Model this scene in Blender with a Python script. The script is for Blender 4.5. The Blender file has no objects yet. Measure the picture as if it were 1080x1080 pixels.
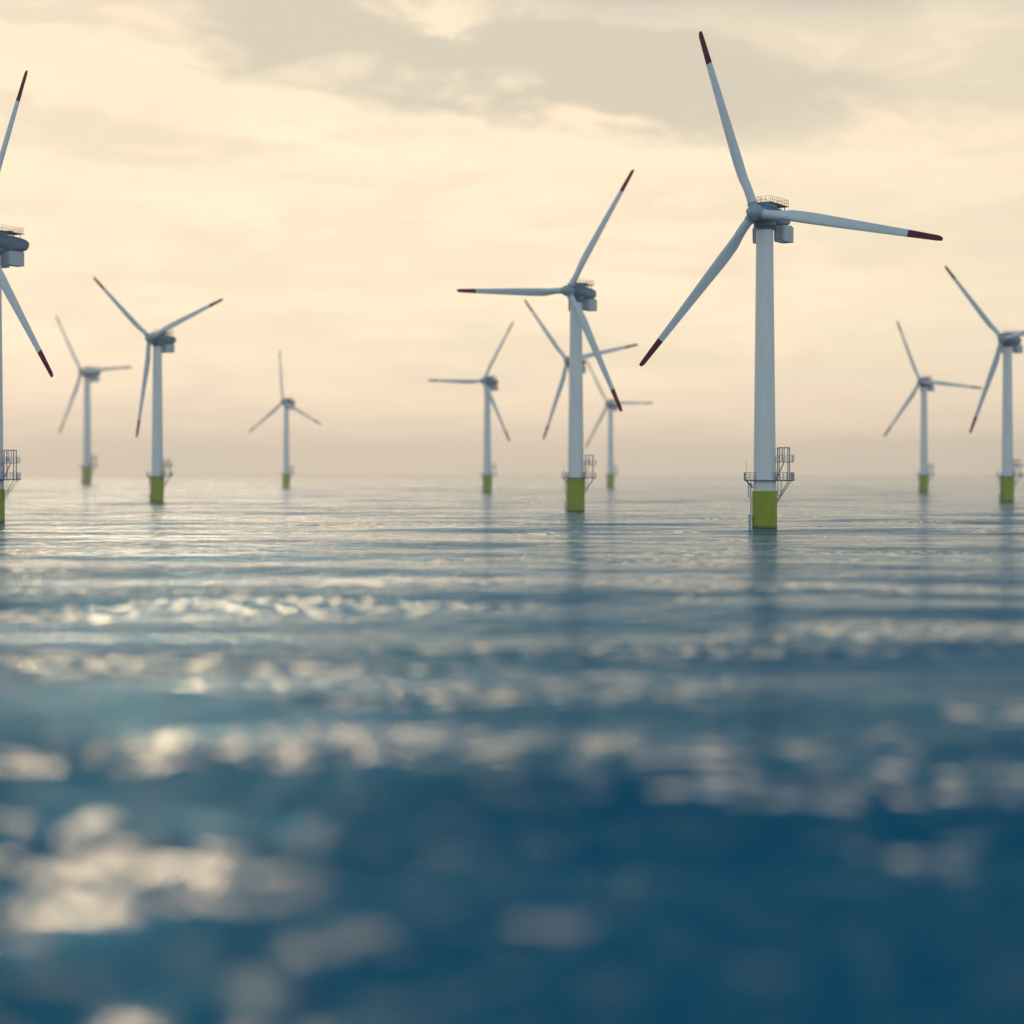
import bpy, bmesh, math, random
import numpy as np
from mathutils import Matrix, Vector

rad = math.radians
S = bpy.context.scene
COL = S.collection

# ------------------------------------------------------------------ camera
CAM_H = 16.3
FPX = 1900.0            # focal length in pixels of the 1080 px wide picture
cam_d = bpy.data.cameras.new("camera")
cam = bpy.data.objects.new("camera", cam_d)
COL.objects.link(cam)
cam.location = (0, 0, CAM_H)
cam.rotation_euler = (rad(90), 0, 0)
cam_d.sensor_width = 36
cam_d.lens = 36 * FPX / 1080
cam_d.shift_y = -42 / 1080
cam_d.clip_start = 0.5
cam_d.clip_end = 60000
cam_d.dof.use_dof = True
cam_d.dof.focus_distance = 500
cam_d.dof.aperture_fstop = 0.034
S.camera = cam

# ------------------------------------------------------------------ sky, sun, exposure
SUN_AZ, SUN_EL = rad(-12), rad(33)      # ahead of the camera, a little to the left
W = bpy.data.worlds.new("World")
S.world = W
W.use_nodes = True
nt = W.node_tree
nt.nodes.clear()


def N(t, **kw):
    n = nt.nodes.new(t)
    for k, v in kw.items():
        setattr(n, k, v)
    return n


def L(a, b):
    nt.links.new(a, b)


def val(x, sock):
    if isinstance(x, (int, float)):
        sock.default_value = x
    else:
        L(x, sock)


def M(op, a, b=0.0, c=0.0, clamp=False):
    n = N('ShaderNodeMath', operation=op, use_clamp=clamp)
    val(a, n.inputs[0]); val(b, n.inputs[1]); val(c, n.inputs[2])
    return n.outputs[0]


def smooth(x, lo, hi):
    n = N('ShaderNodeMapRange', interpolation_type='SMOOTHSTEP')
    val(x, n.inputs[0])
    n.inputs[1].default_value = lo; n.inputs[2].default_value = hi
    n.inputs[3].default_value = 0; n.inputs[4].default_value = 1
    return n.outputs[0]


def mixc(f, a, b):
    n = N('ShaderNodeMix', data_type='RGBA')
    val(f, n.inputs['Factor'])
    for x, s in ((a, n.inputs['A']), (b, n.inputs['B'])):
        if isinstance(x, tuple):
            s.default_value = (*x, 1)
        else:
            L(x, s)
    return n.outputs['Result']


tc = N('ShaderNodeTexCoord')
nrm = N('ShaderNodeVectorMath', operation='NORMALIZE')
L(tc.outputs['Generated'], nrm.inputs[0])
sep = N('ShaderNodeSeparateXYZ')
L(nrm.outputs[0], sep.inputs[0])
dx, dy, dz = sep.outputs
az = M('ARCTAN2', dx, dy)                      # 0 ahead, + to the right
el = M('ARCSINE', dz)
# cloud layers seen in perspective on a high plane
den = M('ADD', M('MAXIMUM', dz, 0.0), 0.10)
cmb = N('ShaderNodeCombineXYZ')
L(M('DIVIDE', dx, den), cmb.inputs[0]); L(M('DIVIDE', dy, den), cmb.inputs[1])


def cloud_noise(scale, detail, rough, dist, offs):
    mp = N('ShaderNodeMapping')
    mp.inputs['Location'].default_value = offs
    mp.inputs['Scale'].default_value = (1.0, 0.85, 1)
    L(cmb.outputs[0], mp.inputs[0])
    n = N('ShaderNodeTexNoise')
    n.inputs['Scale'].default_value = scale
    n.inputs['Detail'].default_value = detail
    n.inputs['Roughness'].default_value = rough
    n.inputs['Distortion'].default_value = dist
    L(mp.outputs[0], n.inputs[0])
    return n.outputs[0]


n1 = cloud_noise(1.1, 8, .55, .35, (3.1, 1.7, 0))
n2 = cloud_noise(3.4, 8, .6, .5, (7.3, 4.2, 0))
mp3 = N('ShaderNodeMapping')
mp3.inputs['Scale'].default_value = (3.0, 3.0, 17.0)
mp3.inputs['Rotation'].default_value = (0, rad(7), 0)
L(nrm.outputs[0], mp3.inputs[0])
n3n = N('ShaderNodeTexNoise')
n3n.inputs['Scale'].default_value = 2.2; n3n.inputs['Detail'].default_value = 7
n3n.inputs['Roughness'].default_value = .58; n3n.inputs['Distortion'].default_value = .8
L(mp3.outputs[0], n3n.inputs[0])
n3 = n3n.outputs[0]
wob = M('SUBTRACT', n2, .5)
wob1 = M('SUBTRACT', n1, .5)


def blob(px, py, rx, ry, rot=0.0):
    """soft lens-shaped cloud bank: centre and radii given as azimuth / elevation"""
    a0, e0 = math.atan((px - 540) / FPX), math.atan((498 - py) / FPX)
    ra, re = rx / FPX, ry / FPX
    u = M('ADD', M('SUBTRACT', az, a0), M('MULTIPLY', wob1, .30))
    v = M('ADD', M('SUBTRACT', el, e0), M('ADD', M('MULTIPLY', wob, .085), M('MULTIPLY', wob1, .05)))
    c, s = math.cos(rot), math.sin(rot)
    uu = M('ADD', M('MULTIPLY', u, c), M('MULTIPLY', v, s))
    vv = M('SUBTRACT', M('MULTIPLY', v, c), M('MULTIPLY', u, s))
    q = M('ADD', M('POWER', M('ABSOLUTE', M('DIVIDE', uu, ra)), 2.0), M('POWER', M('ABSOLUTE', M('DIVIDE', vv, re)), 2.0))
    return M('SUBTRACT', 1.0, smooth(q, .45, 1.5))


banks = [
    (blob(560, 62, 400, 62, rad(-9)), .95),
    (blob(940, 60, 380, 85, rad(-6)), .62),
    (blob(40, 8, 200, 24, rad(-3)), .55),
    (blob(120, 150, 130, 26, rad(-8)), .42),
    (blob(900, 235, 260, 24, rad(-5)), .30),
    (blob(380, 265, 200, 16, rad(-5)), .22),
]
dark = None
for b, w in banks:
    t = M('MULTIPLY', b, w)
    dark = t if dark is None else M('MAXIMUM', dark, t)
gaps = M('MULTIPLY', smooth(n2, .50, .66), .45)     # bright rents inside the banks
dark = M('MULTIPLY', dark, M('SUBTRACT', 1.0, gaps))
streak = M('MULTIPLY', smooth(n3, .46, .70), .30)
soft = M('MAXIMUM', M('MULTIPLY', smooth(n1, .40, .68), .30), streak)
dark = M('MAXIMUM', dark, soft)

cream = mixc(smooth(n2, .35, .7), (1.15, .925, .65), (1.18, .985, .69))
low = mixc(smooth(el, .0, .085), (1.14, .86, .63), cream)      # duller, pinker band above the horizon
front = mixc(dark, low, (.70, .625, .495))
# to the right the veil is a touch thinner and greyer
front = mixc(M('MULTIPLY', smooth(az, .02, .32), .28), front, (.74, .67, .52))
# ring of veil thins with azimuth: behind the camera the unseen cloud is brightened to light the towers
away = smooth(M('ABSOLUTE', az), .55, 2.2)
veil = mixc(away, front, (.86, .92, .94))
# the nishita sky above the veil
sky = N('ShaderNodeTexSky', sky_type='NISHITA')
sky.sun_disc = False
sky.sun_elevation = SUN_EL
sky.sun_rotation = SUN_AZ
sky.air_density = 1.3; sky.dust_density = .6; sky.ozone_density = 4.0
skm = N('ShaderNodeVectorMath', operation='SCALE')
L(sky.outputs[0], skm.inputs[0]); skm.inputs['Scale'].default_value = 0.10
blue = mixc(.85, skm.outputs[0], (.0, .125, .25))
upper = mixc(smooth(n1, .45, .80), blue, (.10, .26, .36))
upper = mixc(smooth(M('ABSOLUTE', az), .9, 2.0), upper, (.40, .52, .60))  # rear upper sky raised as well, added light for the towers
lift = smooth(M('ADD', M('ADD', el, M('MULTIPLY', smooth(az, -.3, .2), .04)), M('MULTIPLY', wob1, .05)), .272, .335)
final = mixc(lift, veil, upper)
# the sun's bright patch behind the thin cloud, above the picture
sv0 = (math.sin(SUN_AZ) * math.cos(SUN_EL), math.cos(SUN_AZ) * math.cos(SUN_EL), math.sin(SUN_EL))
dot = N('ShaderNodeVectorMath', operation='DOT_PRODUCT')
L(nrm.outputs[0], dot.inputs[0]); dot.inputs[1].default_value = sv0
ang = M('ADD', M('ARCCOSINE', dot.outputs['Value']), M('MULTIPLY', wob1, .18))
glow = M('POWER', M('SUBTRACT', 1.0, smooth(ang, .02, .36)), 1.6)
final = mixc(glow, final, (2.0, 1.66, 1.2))
bg = N('ShaderNodeBackground')
L(final, bg.inputs[0]); bg.inputs[1].default_value = 1.0
out = N('ShaderNodeOutputWorld')
L(bg.outputs[0], out.inputs[0])

sd = bpy.data.lights.new("sun", 'SUN')
sd.energy = 0.5; sd.angle = rad(4); sd.color = (1.0, .80, .56)
sun = bpy.data.objects.new("sun", sd)
COL.objects.link(sun)
sv = Vector((math.sin(SUN_AZ) * math.cos(SUN_EL), math.cos(SUN_AZ) * math.cos(SUN_EL), math.sin(SUN_EL)))
sun.rotation_euler = sv.to_track_quat('Z', 'Y').to_euler()
sun.location = (0, 0, 200)

S.view_settings.view_transform = 'Standard'
S.view_settings.look = 'None'
S.view_settings.exposure = 0
S.view_settings.gamma = 1
try:
    S.cycles.use_denoising = True
    S.cycles.max_bounces = 6
    S.cycles.volume_bounces = 2
    S.cycles.sample_clamp_indirect = 6
    S.cycles.caustics_reflective = False
except Exception:
    pass


# ------------------------------------------------------------------ helpers
def mesh_obj(name, bm, mat, parent=None, smooth_it=False, matrix=None):
    me = bpy.data.meshes.new(name)
    bmesh.ops.recalc_face_normals(bm, faces=bm.faces)
    bm.to_mesh(me); bm.free()
    me.materials.append(mat)
    if smooth_it:
        for p in me.polygons:
            p.use_smooth = True
        me.set_sharp_from_angle(angle=rad(35))
    o = bpy.data.objects.new(name, me)
    COL.objects.link(o)
    if parent is not None:
        o.parent = parent
    if matrix is not None:
        o.matrix_local = matrix
    return o


def box(bm, x0, x1, y0, y1, z0, z1, bev=0.0):
    t = bmesh.new()
    bmesh.ops.create_cube(t, size=1)
    for v in t.verts:
        v.co = Vector(((x0 + x1) / 2 + v.co.x * (x1 - x0), (y0 + y1) / 2 + v.co.y * (y1 - y0), (z0 + z1) / 2 + v.co.z * (z1 - z0)))
    if bev > 0:
        bmesh.ops.bevel(t, geom=list(t.edges), offset=bev, segments=2, affect='EDGES', profile=.5)
    merge(bm, t)


def merge(bm, t):
    me = bpy.data.meshes.new("tmp")
    t.to_mesh(me); t.free()
    bm.from_mesh(me)
    bpy.data.meshes.remove(me)


def tube(bm, a, b, r, seg=6, r2=None):
    a, b = Vector(a), Vector(b)
    d = b - a
    t = bmesh.new()
    bmesh.ops.create_cone(t, cap_ends=True, segments=seg, radius1=r, radius2=r if r2 is None else r2, depth=d.length)
    q = d.to_track_quat('Z', 'Y')
    m = Matrix.Translation((a + b) / 2) @ q.to_matrix().to_4x4()
    bmesh.ops.transform(t, matrix=m, verts=t.verts)
    merge(bm, t)


def loft(bm, rings, cap=True):
    rows = [[bm.verts.new(p) for p in r] for r in rings]
    n = len(rows[0])
    for a, b in zip(rows, rows[1:]):
        for i in range(n):
            bm.faces.new((a[i], a[(i + 1) % n], b[(i + 1) % n], b[i]))
    if cap:
        bm.faces.new(list(reversed(rows[0])))
        bm.faces.new(rows[-1])


def lathe_z(bm, prof, seg=48):
    loft(bm, [[(r * math.cos(2 * math.pi * i / seg), r * math.sin(2 * math.pi * i / seg), z) for i in range(seg)] for r, z in prof])


def lathe_y(bm, prof, seg=40, cz=0.0):
    loft(bm, [[(r * math.cos(2 * math.pi * i / seg), y, cz + r * math.sin(2 * math.pi * i / seg)) for i in range(seg)] for y, r in prof])


def mat(name, col, rough=.5, metal=0.0, var=.12, scale=.35, spec=.5, streak=False):
    m = bpy.data.materials.new(name)
    m.use_nodes = True
    t = m.node_tree
    b = t.nodes['Principled BSDF']
    b.inputs['Roughness'].default_value = rough
    b.inputs['Metallic'].default_value = metal
    b.inputs['Specular IOR Level'].default_value = spec
    c = t.nodes.new('ShaderNodeTexCoord')
    mp = t.nodes.new('ShaderNodeMapping')
    mp.inputs['Scale'].default_value = (1, 1, .12) if streak else (1, 1, 1)
    n = t.nodes.new('ShaderNodeTexNoise')
    n.inputs['Scale'].default_value = scale
    n.inputs['Detail'].default_value = 6
    n.inputs['Roughness'].default_value = .65
    r = t.nodes.new('ShaderNodeValToRGB')
    r.color_ramp.elements[0].position = .3
    r.color_ramp.elements[1].position = .72
    r.color_ramp.elements[0].color = (*[x * (1 - var) for x in col], 1)
    r.color_ramp.elements[1].color = (*[min(1, x * (1 + var * .6)) for x in col], 1)
    t.links.new(c.outputs['Object'], mp.inputs[0])
    t.links.new(mp.outputs[0], n.inputs[0])
    t.links.new(n.outputs[0], r.inputs[0])
    t.links.new(r.outputs[0], b.inputs['Base Color'])
    return m


M_TOWER = mat("tower_paint", (.80, .83, .82), .38, var=.10, scale=.5, streak=True)
M_BLADE = mat("blade_paint", (.62, .70, .74), .35, var=.06, scale=.25)
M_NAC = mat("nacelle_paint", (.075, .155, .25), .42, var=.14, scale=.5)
M_HUB = mat("hub_paint", (.28, .38, .46), .38, var=.10, scale=.6)
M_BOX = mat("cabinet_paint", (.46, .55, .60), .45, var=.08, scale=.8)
M_RED = mat("tip_red_paint", (.12, .001, .036), .7, var=.15, scale=.4, spec=.1)
M_RAILRED = mat("rail_red_paint", (.80, .22, .18), .5, var=.1)
M_GREEN = mat("yellow_green_paint", (.31, .37, .008), .45, var=.16, scale=.45, streak=True)

# weed and wet paint at the waterline of the piles
t = M_GREEN.node_tree
b = t.nodes['Principled BSDF']
base_out = b.inputs['Base Color'].links[0].from_socket
tcn = t.nodes.new('ShaderNodeTexCoord'); sx_ = t.nodes.new('ShaderNodeSeparateXYZ')
t.links.new(tcn.outputs['Object'], sx_.inputs[0])
nn = t.nodes.new('ShaderNodeTexNoise'); nn.inputs['Scale'].default_value = 1.4; nn.inputs['Detail'].default_value = 5
t.links.new(tcn.outputs['Object'], nn.inputs[0])
ad = t.nodes.new('ShaderNodeMath'); ad.operation = 'MULTIPLY_ADD'
ad.inputs[1].default_value = -1.6
t.links.new(nn.outputs[0], ad.inputs[0]); t.links.new(sx_.outputs[2], ad.inputs[2])
mr = t.nodes.new('ShaderNodeMapRange')
for q, v_ in enumerate((-.35, .35, 0, 1)):
    mr.inputs[q + 1].default_value = v_
t.links.new(ad.outputs[0], mr.inputs[0])
mxn = t.nodes.new('ShaderNodeMix'); mxn.data_type = 'RGBA'
mxn.inputs['A'].default_value = (.02, .06, .035, 1)
t.links.new(mr.outputs[0], mxn.inputs['Factor'])
t.links.new(base_out, mxn.inputs['B'])
t.links.new(mxn.outputs['Result'], b.inputs['Base Color'])
M_STEEL = mat("galvanised_steel", (.22, .32, .40), .5, metal=.0, var=.15, scale=2)
M_DECK = mat("deck_grating", (.08, .17, .25), .6, var=.15, scale=2)
M_FENDER = mat("fender_grey", (.42, .52, .55), .6, var=.15, scale=1)

# ------------------------------------------------------------------ the sea
rng = np.random.RandomState(11)


def sea_height(X, Y, res):
    """sum of long swell and shorter wind waves; res = local grid spacing, waves the grid cannot hold fade out"""
    Z = np.zeros_like(X)
    for i in range(90):
        lam = 3.0 * (150.0 / 3.0) ** rng.rand()
        th = rad(-94) + rng.randn() * rad(20 if lam > 25 else (30 if lam > 9 else 50))
        k = 2 * math.pi / lam
        slope = .0046 if lam > 30 else (.0030 if lam > 9 else .0095)
        ph = rng.rand() * 2 * math.pi
        arg = k * (X * math.cos(th) + Y * math.sin(th)) + ph
        fade = np.clip((lam / res - 3.0) / 4.0, 0, 1)
        Z += fade * slope / k * (np.sin(arg) + .18 * np.cos(2 * arg))
    return Z


def build_sea():
    r = [6.0]
    while r[-1] < 11800:
        q = r[-1]
        step = .25 if q < 45 else max(.22, q * (.0042 if q < 2000 else (.007 if q < 5000 else .02)))
        if q < 45:
            step = 1.2
        r.append(q + step)
    r[-1] = 11800
    r = np.array(r)
    a = np.concatenate([np.linspace(rad(-19), rad(19), 640), np.linspace(rad(19), rad(341), 150)[1:-1]])
    R, A = np.meshgrid(r, a, indexing='ij')
    X = R * np.sin(A); Y = R * np.cos(A)
    dr = np.gradient(r)[:, None] * np.ones_like(A)
    dense = (np.abs(((A + math.pi) % (2 * math.pi)) - math.pi) < rad(19.1))
    res = np.where(dense, np.maximum(dr, R * .0011), np.maximum(dr, R * .04))
    Z = sea_height(X, Y, res)
    nr, na = R.shape
    verts = np.stack([X, Y, Z], -1).reshape(-1, 3)
    verts = np.concatenate([verts, [[0, 0, 0]]])
    i = np.arange(nr - 1)[:, None]; j = np.arange(na)[None, :]
    j2 = (j + 1) % na
    quads = np.stack([i * na + j, i * na + j2, (i + 1) * na + j2, (i + 1) * na + j], -1).reshape(-1, 4)
    c = nr * na
    tris = np.stack([np.full(na, c), (np.arange(na) + 1) % na, np.arange(na)], -1)
    me = bpy.data.meshes.new("sea_water")
    nq, ntv = len(quads), len(tris)
    me.vertices.add(len(verts)); me.vertices.foreach_set("co", verts.astype(np.float32).ravel())
    me.loops.add(nq * 4 + ntv * 3)
    me.loops.foreach_set("vertex_index", np.concatenate([quads.ravel(), tris.ravel()]).astype(np.int32))
    me.polygons.add(nq + ntv)
    st = np.concatenate([np.arange(nq) * 4, nq * 4 + np.arange(ntv) * 3]).astype(np.int32)
    me.polygons.foreach_set("loop_start", st)
    me.polygons.foreach_set("use_smooth", np.ones(nq + ntv, dtype=bool))
    me.update(calc_edges=True)
    me.validate()
    o = bpy.data.objects.new("sea_water", me)
    COL.objects.link(o)
    o['kind'] = 'structure'
    m = bpy.data.materials.new("sea_water")
    m.use_nodes = True
    t = m.node_tree
    t.nodes.remove(t.nodes['Principled BSDF'])
    body = t.nodes.new('ShaderNodeBsdfDiffuse')
    body.inputs['Color'].default_value = (.0, .092, .176, 1)
    glos = t.nodes.new('ShaderNodeBsdfGlossy')
    glos.inputs['Roughness'].default_value = .11
    fres = t.nodes.new('ShaderNodeFresnel')
    fres.inputs['IOR'].default_value = 1.33
    tint = t.nodes.new('ShaderNodeValToRGB')          # reflections pick up the water's blue except at grazing angles
    tint.color_ramp.elements[0].position = .05
    tint.color_ramp.elements[0].color = (.10, .54, .78, 1)
    tint.color_ramp.elements[1].position = .92
    tint.color_ramp.elements[1].color = (1, 1, 1, 1)
    e = tint.color_ramp.elements.new(.45)
    e.color = (.34, .66, .86, 1)
    t.links.new(fres.outputs[0], tint.inputs[0])
    t.links.new(tint.outputs[0], glos.inputs['Color'])
    mx = t.nodes.new('ShaderNodeMixShader')
    fac = t.nodes.new('ShaderNodeMath'); fac.operation = 'POWER'      # ripples hide part of the grazing reflection
    fac.inputs[1].default_value = 2.15
    t.links.new(fres.outputs[0], fac.inputs[0])
    t.links.new(fac.outputs[0], mx.inputs[0])
    t.links.new(body.outputs[0], mx.inputs[1])
    # second, cream lobe paints glints where a noise mask lifts the reflectivity
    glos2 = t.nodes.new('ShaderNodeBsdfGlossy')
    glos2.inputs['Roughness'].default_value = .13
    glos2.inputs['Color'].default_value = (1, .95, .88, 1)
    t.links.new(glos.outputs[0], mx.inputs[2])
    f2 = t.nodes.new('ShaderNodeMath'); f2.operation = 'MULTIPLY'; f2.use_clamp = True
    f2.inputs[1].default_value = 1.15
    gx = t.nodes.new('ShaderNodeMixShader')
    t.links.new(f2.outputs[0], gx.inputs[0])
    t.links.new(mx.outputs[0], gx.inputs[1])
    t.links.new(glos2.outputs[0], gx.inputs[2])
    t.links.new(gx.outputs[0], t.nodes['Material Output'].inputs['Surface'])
    g = t.nodes.new('ShaderNodeNewGeometry')
    prev = None

    def noise(sc, sx, det, rot, rough=.55, shift=0.0):
        mp = t.nodes.new('ShaderNodeMapping')
        mp.inputs['Scale'].default_value = (sx, 1, 1)
        mp.inputs['Rotation'].default_value = (0, 0, rad(rot))
        mp.inputs['Location'].default_value = (0, shift, 0)
        t.links.new(g.outputs['Position'], mp.inputs[0])
        n = t.nodes.new('ShaderNodeTexNoise')
        n.inputs['Scale'].default_value = sc
        n.inputs['Detail'].default_value = det
        n.inputs['Roughness'].default_value = rough
        n.inputs['Distortion'].default_value = .3
        t.links.new(mp.outputs[0], n.inputs[0])
        return n.outputs[0]

    # gusts: patches where the ripples stand steeper
    gm = t.nodes.new('ShaderNodeMapRange')
    gm.interpolation_type = 'SMOOTHSTEP'
    for q, v_ in enumerate((.46, .62, .45, 2.0)):
        gm.inputs[q + 1].default_value = v_
    t.links.new(noise(.045, .35, 3, 6), gm.inputs[0])
    #           scale   stretch(x)  height  detail  gusty
    for sc, sx, h, det, gusty in ((.13, .55, .34, 4, False), (.42, .36, .24, 5, True), (1.7, .50, .12, 5, True)):
        n = noise(sc, sx, det, 4 + sc * 5)
        if gusty:
            mu = t.nodes.new('ShaderNodeMath'); mu.operation = 'MULTIPLY'
            t.links.new(n, mu.inputs[0]); t.links.new(gm.outputs[0], mu.inputs[1])
            n = mu.outputs[0]
        bp = t.nodes.new('ShaderNodeBump')
        bp.inputs['Strength'].default_value = 1
        bp.inputs['Distance'].default_value = h
        t.links.new(n, bp.inputs['Height'])
        if prev is not None:
            t.links.new(prev.outputs[0], bp.inputs['Normal'])
        prev = bp
        first = bp if not gusty else first
    # scattered low wavelets; the same noise also masks the painted glints
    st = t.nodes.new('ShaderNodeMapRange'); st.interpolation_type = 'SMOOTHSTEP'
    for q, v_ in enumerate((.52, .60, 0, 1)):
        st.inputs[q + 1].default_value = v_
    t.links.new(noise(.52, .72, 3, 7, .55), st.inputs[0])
    bp = t.nodes.new('ShaderNodeBump')
    bp.inputs['Strength'].default_value = 1
    bp.inputs['Distance'].default_value = .07
    t.links.new(st.outputs[0], bp.inputs['Height'])
    t.links.new(prev.outputs[0], bp.inputs['Normal'])
    prev = bp
    # clusters of that mask become near-mirror patches, glints painted in regardless of angle
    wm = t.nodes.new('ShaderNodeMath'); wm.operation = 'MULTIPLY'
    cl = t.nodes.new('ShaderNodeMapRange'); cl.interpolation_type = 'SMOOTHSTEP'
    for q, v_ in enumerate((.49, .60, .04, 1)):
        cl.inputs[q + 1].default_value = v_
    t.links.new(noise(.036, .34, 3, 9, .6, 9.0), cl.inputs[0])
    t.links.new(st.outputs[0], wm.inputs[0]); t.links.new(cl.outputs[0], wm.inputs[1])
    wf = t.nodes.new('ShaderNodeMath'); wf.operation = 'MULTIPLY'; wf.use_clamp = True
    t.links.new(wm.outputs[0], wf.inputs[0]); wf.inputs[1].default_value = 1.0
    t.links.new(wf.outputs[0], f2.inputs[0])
    t.links.new(first.outputs[0], fres.inputs['Normal'])
    for q in (body, glos, glos2):
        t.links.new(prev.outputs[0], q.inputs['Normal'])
    me.materials.append(m)
    return o


build_sea()

# ------------------------------------------------------------------ the air: one even volume round everything
bm = bmesh.new()
box(bm, -13500, 13500, -13500, 13500, -3.0, 200)
hz_m = bpy.data.materials.new("haze")
hz_m.use_nodes = True
t = hz_m.node_tree
t.nodes.remove(t.nodes['Principled BSDF'])
pv = t.nodes.new('ShaderNodeVolumePrincipled')
pv.inputs['Color'].default_value = (1.0, .95, .86, 1)
pv.inputs['Density'].default_value = .000085
pv.inputs['Anisotropy'].default_value = .6
t.links.new(pv.outputs[0], t.nodes['Material Output'].inputs['Volume'])
hz = mesh_obj("haze", bm, hz_m)
hz['kind'] = 'stuff'

# ------------------------------------------------------------------ one wind turbine, in metres, origin at the waterline
HUB_H = 90.0
R_BL = 55.5
OVER = 6.0


def part_tree(o, parent=None):
    """copy of a thing with copies of its parts and sub-parts"""
    c = o.copy()
    COL.objects.link(c)
    if parent is not None:
        c.parent = parent
    for ch in list(o.children):
        part_tree(ch, c)
    return c


def naca(xn, tr):
    return 5 * tr * (.2969 * math.sqrt(max(xn, 0)) - .126 * xn - .3516 * xn ** 2 + .2843 * xn ** 3 - .1015 * xn ** 4)


def blade_section(r):
    """closed ring of points for the blade section at radius r; span along +Z, chord along X, axis along Y"""
    k = [(1.2, 2.55, 1.0), (4.0, 2.5, 1.0), (7.5, 2.7, .75), (12, 3.2, .44), (16, 3.35, .31), (24, 3.0, .24), (35, 2.45, .20), (46, 1.95, .17), (54.2, 1.5, .15), (55.3, 1.0, .14), (55.5, .45, .12)]
    for (r0, c0, t0), (r1, c1, t1) in zip(k, k[1:]):
        if r <= r1:
            f = (r - r0) / (r1 - r0)
            f2 = f * f * (3 - 2 * f) if r0 < 12 else f
            ch, th = c0 + (c1 - c0) * f2, t0 + (t1 - t0) * f2
            break
    circ = max(0.0, min(1.0, (11.0 - r) / 6.5))
    circ = circ * circ * (3 - 2 * circ)
    tw = rad(4 + 13 * max(0, 1 - r / 40.0) ** 1.4)
    off = .5 * circ + .30 * (1 - circ)
    n = 24
    pts = []
    for i in range(n):
        a = 2 * math.pi * i / n
        xe, ye = .5 + .5 * math.cos(a), .5 * math.sin(a)
        xa = .5 + .5 * math.cos(a)
        ya = naca(xa, th) * (1 if math.sin(a) >= 0 else -1) * .5 * 1.9
        x = (xe * circ + xa * (1 - circ) - off) * ch
        y = (ye * circ * max(th, .85) + ya * (1 - circ)) * ch
        X = x * math.cos(tw) - y * math.sin(tw)
        Y = x * math.sin(tw) + y * math.cos(tw)
        pts.append((-X, Y, r))
    return pts


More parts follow.
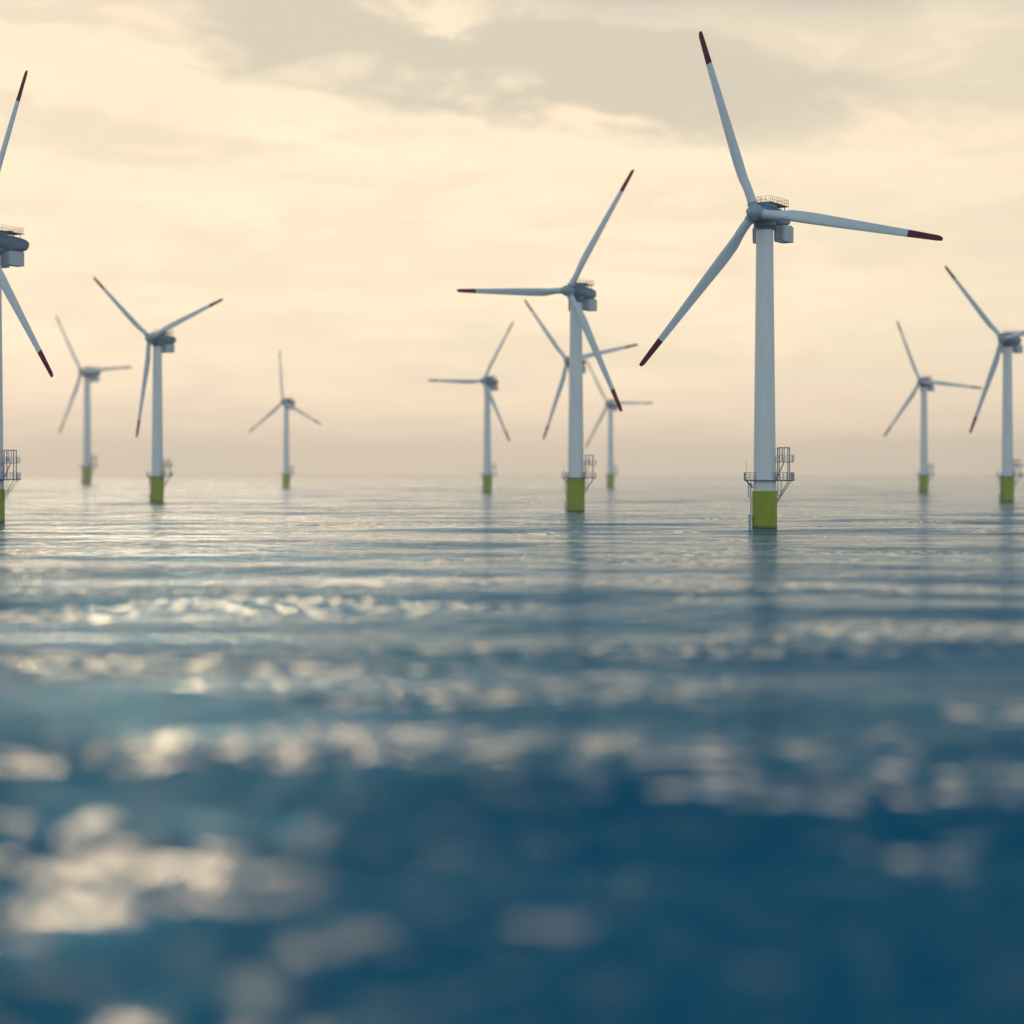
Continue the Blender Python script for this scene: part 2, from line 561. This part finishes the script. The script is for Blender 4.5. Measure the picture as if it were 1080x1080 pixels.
def build_turbine():
    root = bpy.data.objects.new("wind_turbine", None)
    COL.objects.link(root)
    root.empty_display_size = 5
    # foundation pile, yellow green
    bm = bmesh.new()
    lathe_z(bm, [(3.55, -2.6), (3.55, 10.9), (3.48, 10.95)], 56)
    for z in (3.6, 7.2):
        lathe_z(bm, [(3.555, z), (3.585, z + .05), (3.585, z + .22), (3.555, z + .27)], 56)
    mesh_obj("foundation", bm, M_GREEN, root, True)
    # tower
    bm = bmesh.new()
    prof = [(3.22, 10.9), (3.20, 14.2)]
    z = 14.2
    for f in (.25, .5, .75, 1.0):
        z1 = 14.2 + (86.0 - 14.2) * f
        ra, rb = 3.2 - .78 * (z - 14.2) / 71.8, 3.2 - .78 * (z1 - 14.2) / 71.8
        prof += [(ra, z + .01), (rb, z1 - .32), (rb + .035, z1 - .30), (rb + .035, z1 - .02)]
        z = z1
    lathe_z(bm, prof, 56)
    tw = mesh_obj("tower", bm, M_TOWER, root, True)
    # door on the platform side
    bm = bmesh.new()
    box(bm, 3.02, 3.32, -.55, .55, 14.35, 16.75, .05)
    mesh_obj("door", bm, M_BOX, tw)
    # service platform
    bm = bmesh.new()
    lathe_z(bm, [(4.2, 13.82), (4.2, 14.12)], 16)
    box(bm, -5.8, -2.4, -1.7, 1.7, 13.78, 14.16)
    box(bm, 1.2, 8.1, -2.7, 2.7, 13.76, 14.14)
    for y in (-2.2, 2.2):
        tube(bm, (7.2, y, 13.8), (3.3, y * .6, 7.6), .13)
    for y in (-1.3, 1.3):
        tube(bm, (-5.2, y, 13.8), (-3.4, y * .7, 11.8), .11)
    plat = mesh_obj("service_platform", bm, M_DECK, root)

    def rail(bm, pts, z0, h, n=3, r=.065, every=1.15):
        for a, b in zip(pts, pts[1:]):
            a, b = Vector((*a, z0)), Vector((*b, z0))
            for q in range(n):
                zz = Vector((0, 0, h * (q + 1) / n))
                tube(bm, a + zz, b + zz, r, 5)
            m = max(1, round((b - a).length / every))
            for q in range(m + 1):
                p = a + (b - a) * q / m
                tube(bm, p, p + Vector((0, 0, h)), r * 1.15, 5)
    bm = bmesh.new()
    rail(bm, [(-2.9, -1.6), (-5.7, -1.6), (-5.7, 1.6), (-2.9, 1.6)], 14.1, 2.1)
    mesh_obj("railing", bm, M_STEEL, plat)
    bm = bmesh.new()
    rail(bm, [(1.6, -2.62), (8.0, -2.62), (8.0, 2.62), (1.6, 2.62)], 14.1, 2.1)
    mesh_obj("railing", bm, M_STEEL, plat)
    bm = bmesh.new()
    tube(bm, (-5.0, 1.2, 14.1), (-5.0, 1.2, 19.4), .05)
    tube(bm, (-5.0, 1.2, 14.1), (-5.0, 1.2, 14.5), .14)
    mesh_obj("antenna", bm, M_STEEL, plat)
    # access frame with its upper deck
    bm = bmesh.new()
    for x in (3.9, 6.9):
        for y in (-1.6, 1.6):
            tube(bm, (x, y, 14.1), (x, y, 23.3), .16)
    tube(bm, (5.35, -1.6, 19.5), (5.35, -1.6, 23.3), .12)
    tube(bm, (5.35, 1.6, 19.5), (5.35, 1.6, 23.3), .12)
    for y in (-1.6, 1.6):
        tube(bm, (3.75, y, 23.3), (7.05, y, 23.3), .14)
    for x in (3.9, 6.9):
        tube(bm, (x, -1.7, 23.3), (x, 1.7, 23.3), .14)
    box(bm, 3.4, 8.0, -1.95, 1.95, 19.15, 19.4)
    rail(bm, [(3.5, -1.85), (8.1, -1.85), (8.1, 1.85), (3.5, 1.85)], 19.4, 1.8, 3, .05)
    # stair and its stringers
    for y in (-.5, .5):
        tube(bm, (3.3, y, 14.2), (5.6, y, 19.3), .09)
    for q in range(12):
        f = q / 12
        box(bm, 3.3 + 2.3 * f - .15, 3.3 + 2.3 * f + .15, -.5, .5, 14.3 + 5.1 * f, 14.36 + 5.1 * f)
    tube(bm, (4.3, -1.2, 22.9), (5.2, -1.2, 19.6), .08)
    mesh_obj("access_frame", bm, M_STEEL, plat)
    # hanging cage
    bm = bmesh.new()
    for x in (3.75, 4.75):
        for y in (-.9, .9):
            tube(bm, (x, y, 9.7), (x, y, 13.8), .07)
    box(bm, 3.6, 4.9, -1.0, 1.0, 9.55, 9.75)
    for z in (10.4, 11.1):
        for y in (-.9, .9):
            tube(bm, (3.75, y, z), (4.75, y, z), .05)
        tube(bm, (4.75, -.9, z), (4.75, .9, z), .05)
    mesh_obj("maintenance_cage", bm, M_STEEL, plat)
    # boat landing ladder with fender
    bm = bmesh.new()
    for y in (-.45, .45):
        tube(bm, (-3.95, y, -1.5), (-3.95, y, 13.8), .09)
    for q in range(30):
        z = .4 + q * .45
        tube(bm, (-3.95, -.45, z), (-3.95, .45, z), .045, 5)
    for z in (9.0, 10.0, 11.0, 12.0, 13.0):
        ring = [(-4.0 - .75 * math.sin(math.pi * i / 8), -.6 * math.cos(math.pi * i / 8), z) for i in range(9)]
        for p, q in zip(ring, ring[1:]):
            tube(bm, p, q, .05, 5)
    for i in (2, 4, 6):
        p = (-4.0 - .75 * math.sin(math.pi * i / 8), -.6 * math.cos(math.pi * i / 8))
        tube(bm, (*p, 9.0), (*p, 13.0), .045, 5)
    for z in (1.2, 5.2, 8.8, 12.6):
        tube(bm, (-3.3, 0, z), (-3.95, 0, z), .08)
    mesh_obj("ladder", bm, M_STEEL, root)
    bm = bmesh.new()
    box(bm, -4.55, -4.02, -1.3, 1.3, -1.8, 4.3, .08)
    for y in (-1.0, 1.0):
        tube(bm, (-3.3, y, 3.6), (-4.1, y, 3.6), .12)
    mesh_obj("fender", bm, M_FENDER, root)

    # nacelle: its own origin on the tower axis at hub height, the rotor points to local -Y
    bm = bmesh.new()
    # yaw bearing and belly under the drum
    loft(bm, [[(r * math.cos(2 * math.pi * i / 32), r * math.sin(2 * math.pi * i / 32), z) for i in range(32)] for r, z in ((2.62, -4.35), (2.62, -3.9), (3.2, -3.2), (3.2, -2.2))])
    lathe_y(bm, [(-4.1, 1.9), (-4.05, 2.35), (-3.3, 2.9), (-2.4, 3.3), (2.9, 3.42), (3.3, 3.3), (3.45, 2.9)], 40, -.25)
    # longitudinal shoulder housing over the drum
    box(bm, -2.1, 2.1, -3.1, 4.0, 1.0, 3.35, .25)
    # tail
    def tail_ring(y, w, zt, zb, e=.30):
        pts = []
        for i in range(28):
            a = 2 * math.pi * i / 28
            cx, cz = math.cos(a), math.sin(a)
            p = .55
            x = math.copysign(abs(cx) ** p, cx) * w
            zz = math.copysign(abs(cz) ** p, cz)
            pts.append((x, y, (zt + zb) / 2 + zz * (zt - zb) / 2))
        return pts
    loft(bm, [tail_ring(3.0, 2.55, 2.7, -2.7), tail_ring(6, 2.5, 2.6, -2.7), tail_ring(10.8, 2.25, 2.2, -2.5), tail_ring(12.8, 2.0, 1.75, -1.6), tail_ring(13.5, 1.7, 1.2, -.6)])
    # brackets that carry the cabinets
    for y in (3.6, 7.6):
        box(bm, -4.6, 4.6, y, y + .4, -2.95, -2.55)
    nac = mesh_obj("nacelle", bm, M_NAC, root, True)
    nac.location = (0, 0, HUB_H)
    for sx in (-1, 1):
        bm = bmesh.new()
        x0, x1 = sorted((sx * 1.75, sx * 5.1))
        box(bm, x0, x1, 2.6, 8.3, -7.3, -2.95, .06)
        for q in range(6):                                   # cooling ribs on the front face
            xx = x0 + .3 + q * (x1 - x0 - .6) / 5
            box(bm, xx - .14, xx + .14, 2.05, 2.62, -7.0, -3.2)
        box(bm, x0 - .05, x1 + .05, 2.55, 8.35, -7.45, -7.26)
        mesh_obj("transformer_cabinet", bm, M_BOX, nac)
    bm = bmesh.new()
    box(bm, -2.3, 2.3, -1.0, 3.0, 3.40, 3.62)
    box(bm, -2.5, 2.5, 3.02, 10.6, 3.30, 3.52)
    for y in (4.2, 7.0, 9.8):
        for x in (-1.5, 1.5):
            tube(bm, (x, y, 1.9), (x, y, 3.35), .12)
    box(bm, -1.1, 1.1, 5.6, 7.4, 3.53, 4.15, .08)
    deck = mesh_obj("roof_deck", bm, M_DECK, nac)
    bm = bmesh.new()
    rail(bm, [(-2.2, -.9), (2.2, -.9), (2.4, 3.0), (2.4, 10.5), (-2.4, 10.5), (-2.4, 3.0), (-2.2, -.9)], 3.55, 1.75, 2, .05, 1.3)
    mesh_obj("roof_railing", bm, M_RAILRED, nac)
    # hub
    bm = bmesh.new()
    lathe_y(bm, [(-8.75, .12), (-8.70, .55), (-8.5, 1.05), (-8.1, 1.6), (-7.5, 2.05), (-6.8, 2.3), (-6.0, 2.4), (-5.0, 2.35), (-4.3, 2.1), (-4.12, 1.9)], 40)
    for i in range(3):                                        # sockets
        a = 2 * math.pi * i / 3
        d = Vector((math.sin(a), 0, math.cos(a)))
        tube(bm, Vector((0, -OVER, 0)) + d * 1.0, Vector((0, -OVER, 0)) + d * 2.65, 1.42, 28)
        tube(bm, Vector((0, -OVER, 0)) + d * 2.65, Vector((0, -OVER, 0)) + d * 2.85, 1.52, 28)
        d2 = Vector((math.sin(a + 1.05), 0, math.cos(a + 1.05)))     # bolted hatches between the sockets
        c = Vector((0, -7.35, 0)) + d2 * 2.0
        tube(bm, c, c + (d2 * .8 + Vector((0, -.6, 0))) * .22, .38, 16)
    hub = mesh_obj("hub", bm, M_HUB, root, True)
    hub.location = (0, 0, HUB_H)
    # three blades
    blades = []
    rs_w = [1.2, 2.5, 4, 5, 6, 7, 8, 9, 10, 11, 12, 13.5, 15, 17, 20, 24, 28, 32, 36, 40, 43, 45.6]
    rs_t = [45.6, 47, 49, 51, 53, 54.2, 54.8, 55.3, 55.5]
    for i in range(3):
        if i == 0:
            bm = bmesh.new(); loft(bm, [blade_section(r) for r in rs_w])
            b = mesh_obj("blade", bm, M_BLADE, root, True)
            bm = bmesh.new(); loft(bm, [[(x * 1.004, y * 1.004, z) for x, y, z in blade_section(r)] for r in rs_t])
            mesh_obj("blade_tip", bm, M_RED, b, True)
        else:
            b = part_tree(blades[0], root)
        blades.append(b)
    return root


def set_rotor(root, yaw, phase, rotor=1.0):
    """turn the nacelle into the wind and the rotor to its angle"""
    ry = Matrix.Rotation(rad(yaw), 4, 'Z')
    top = Matrix.Translation((0, 0, HUB_H)) @ ry
    k = 0
    for ch in root.children:
        n = ch.name.split('.')[0]
        if n == 'nacelle':
            ch.matrix_local = top
        elif n == 'hub':
            ch.matrix_local = top @ Matrix.Rotation(rad(phase), 4, 'Y')
        elif n == 'blade':
            ch.matrix_local = top @ Matrix.Translation((0, -OVER, 0)) @ Matrix.Rotation(rad(phase + 120 * k), 4, 'Y') @ Matrix.Scale(rotor, 4)
            k += 1


#  tower x px, px per metre, size, yaw, phase, green top, label
turbines = [
    (806.5, 3.68, 1.0, -34.5, 102.0, 10.9, "largest and nearest wind turbine, tower on yellow-green base with railed platform, one blade pointing right"),
    (-7, 3.30, 1.0, -32.5, 23.5, 10.9, "big wind turbine cut off by the left edge, cabinet under its nacelle visible"),
    (607.5, 2.58, 1.0, -33.5, 33.5, 13.7, "second tallest full wind turbine, left of the nearest one, one blade pointing straight left"),
    (166, 1.91, 1.0, -31.5, 70.5, 13.7, "mid-sized wind turbine on the left whose rotor forms a Y with one blade down"),
    (1062.5, 1.90, 1.0, -42.0, 81.0, 13.7, "mid-sized wind turbine at the right edge with its right blade cut off"),
    (604, 1.58, 1.0, -35.5, 81.0, 13.7, "wind turbine half hidden behind the tower of the turbine with a blade pointing straight left"),
    (514, 1.30, 1.0, -34.0, 32.5, 14.0, "smaller blurred wind turbine just left of centre, one blade pointing left"),
    (974.5, 1.29, 1.0, -42.0, 97.5, 14.0, "smaller blurred wind turbine between the nearest turbine and the one at the right edge"),
    (92, .77, 1.7, -33.0, 88.0, 14.9, "blurred wind turbine on the left between the edge turbine and the Y-shaped rotor"),
    (302, 1.0, 1.0, -31.0, 116.0, 13.7, "small hazy wind turbine standing alone with one blade pointing straight up"),
    (644, .98, 1.0, -33.0, 91.0, 13.9, "faint distant wind turbine seen beside the red blade tip right of centre"),
    (-33, 1.13, 1.0, -33.0, 75.0, 13.9, "distant wind turbine beyond the left edge, only a blade tip reaching into the photo"),
]
proto = build_turbine()
# second kind: the pile paint reaches the platform
alt_pile = bpy.data.meshes.new("foundation")
bm = bmesh.new()
lathe_z(bm, [(3.6, -2.6), (3.6, 13.72), (3.5, 13.76)], 56)
for z in (3.6, 7.2, 10.9):
    lathe_z(bm, [(3.605, z), (3.635, z + .05), (3.635, z + .22), (3.605, z + .27)], 56)
bmesh.ops.recalc_face_normals(bm, faces=bm.faces)
bm.to_mesh(alt_pile); bm.free()
alt_pile.materials.append(M_GREEN)
for p in alt_pile.polygons:
    p.use_smooth = True
alt_pile.set_sharp_from_angle(angle=rad(35))

for i, (px, s, k, yaw, ph, gt, label) in enumerate(turbines):
    o = proto if i == 0 else part_tree(proto)
    Yd = FPX / s
    o.location = ((px - 540) / s, Yd, 0)
    o.scale = (k, k, k)
    set_rotor(o, yaw, ph, 1.022 if i == 0 else 1.0)
    if gt > 11:
        for ch in o.children:
            if ch.name.split('.')[0] == 'foundation':
                ch.data = alt_pile
    o['label'] = label
    o['category'] = "wind turbine"
    o['group'] = "wind turbines standing in the sea"
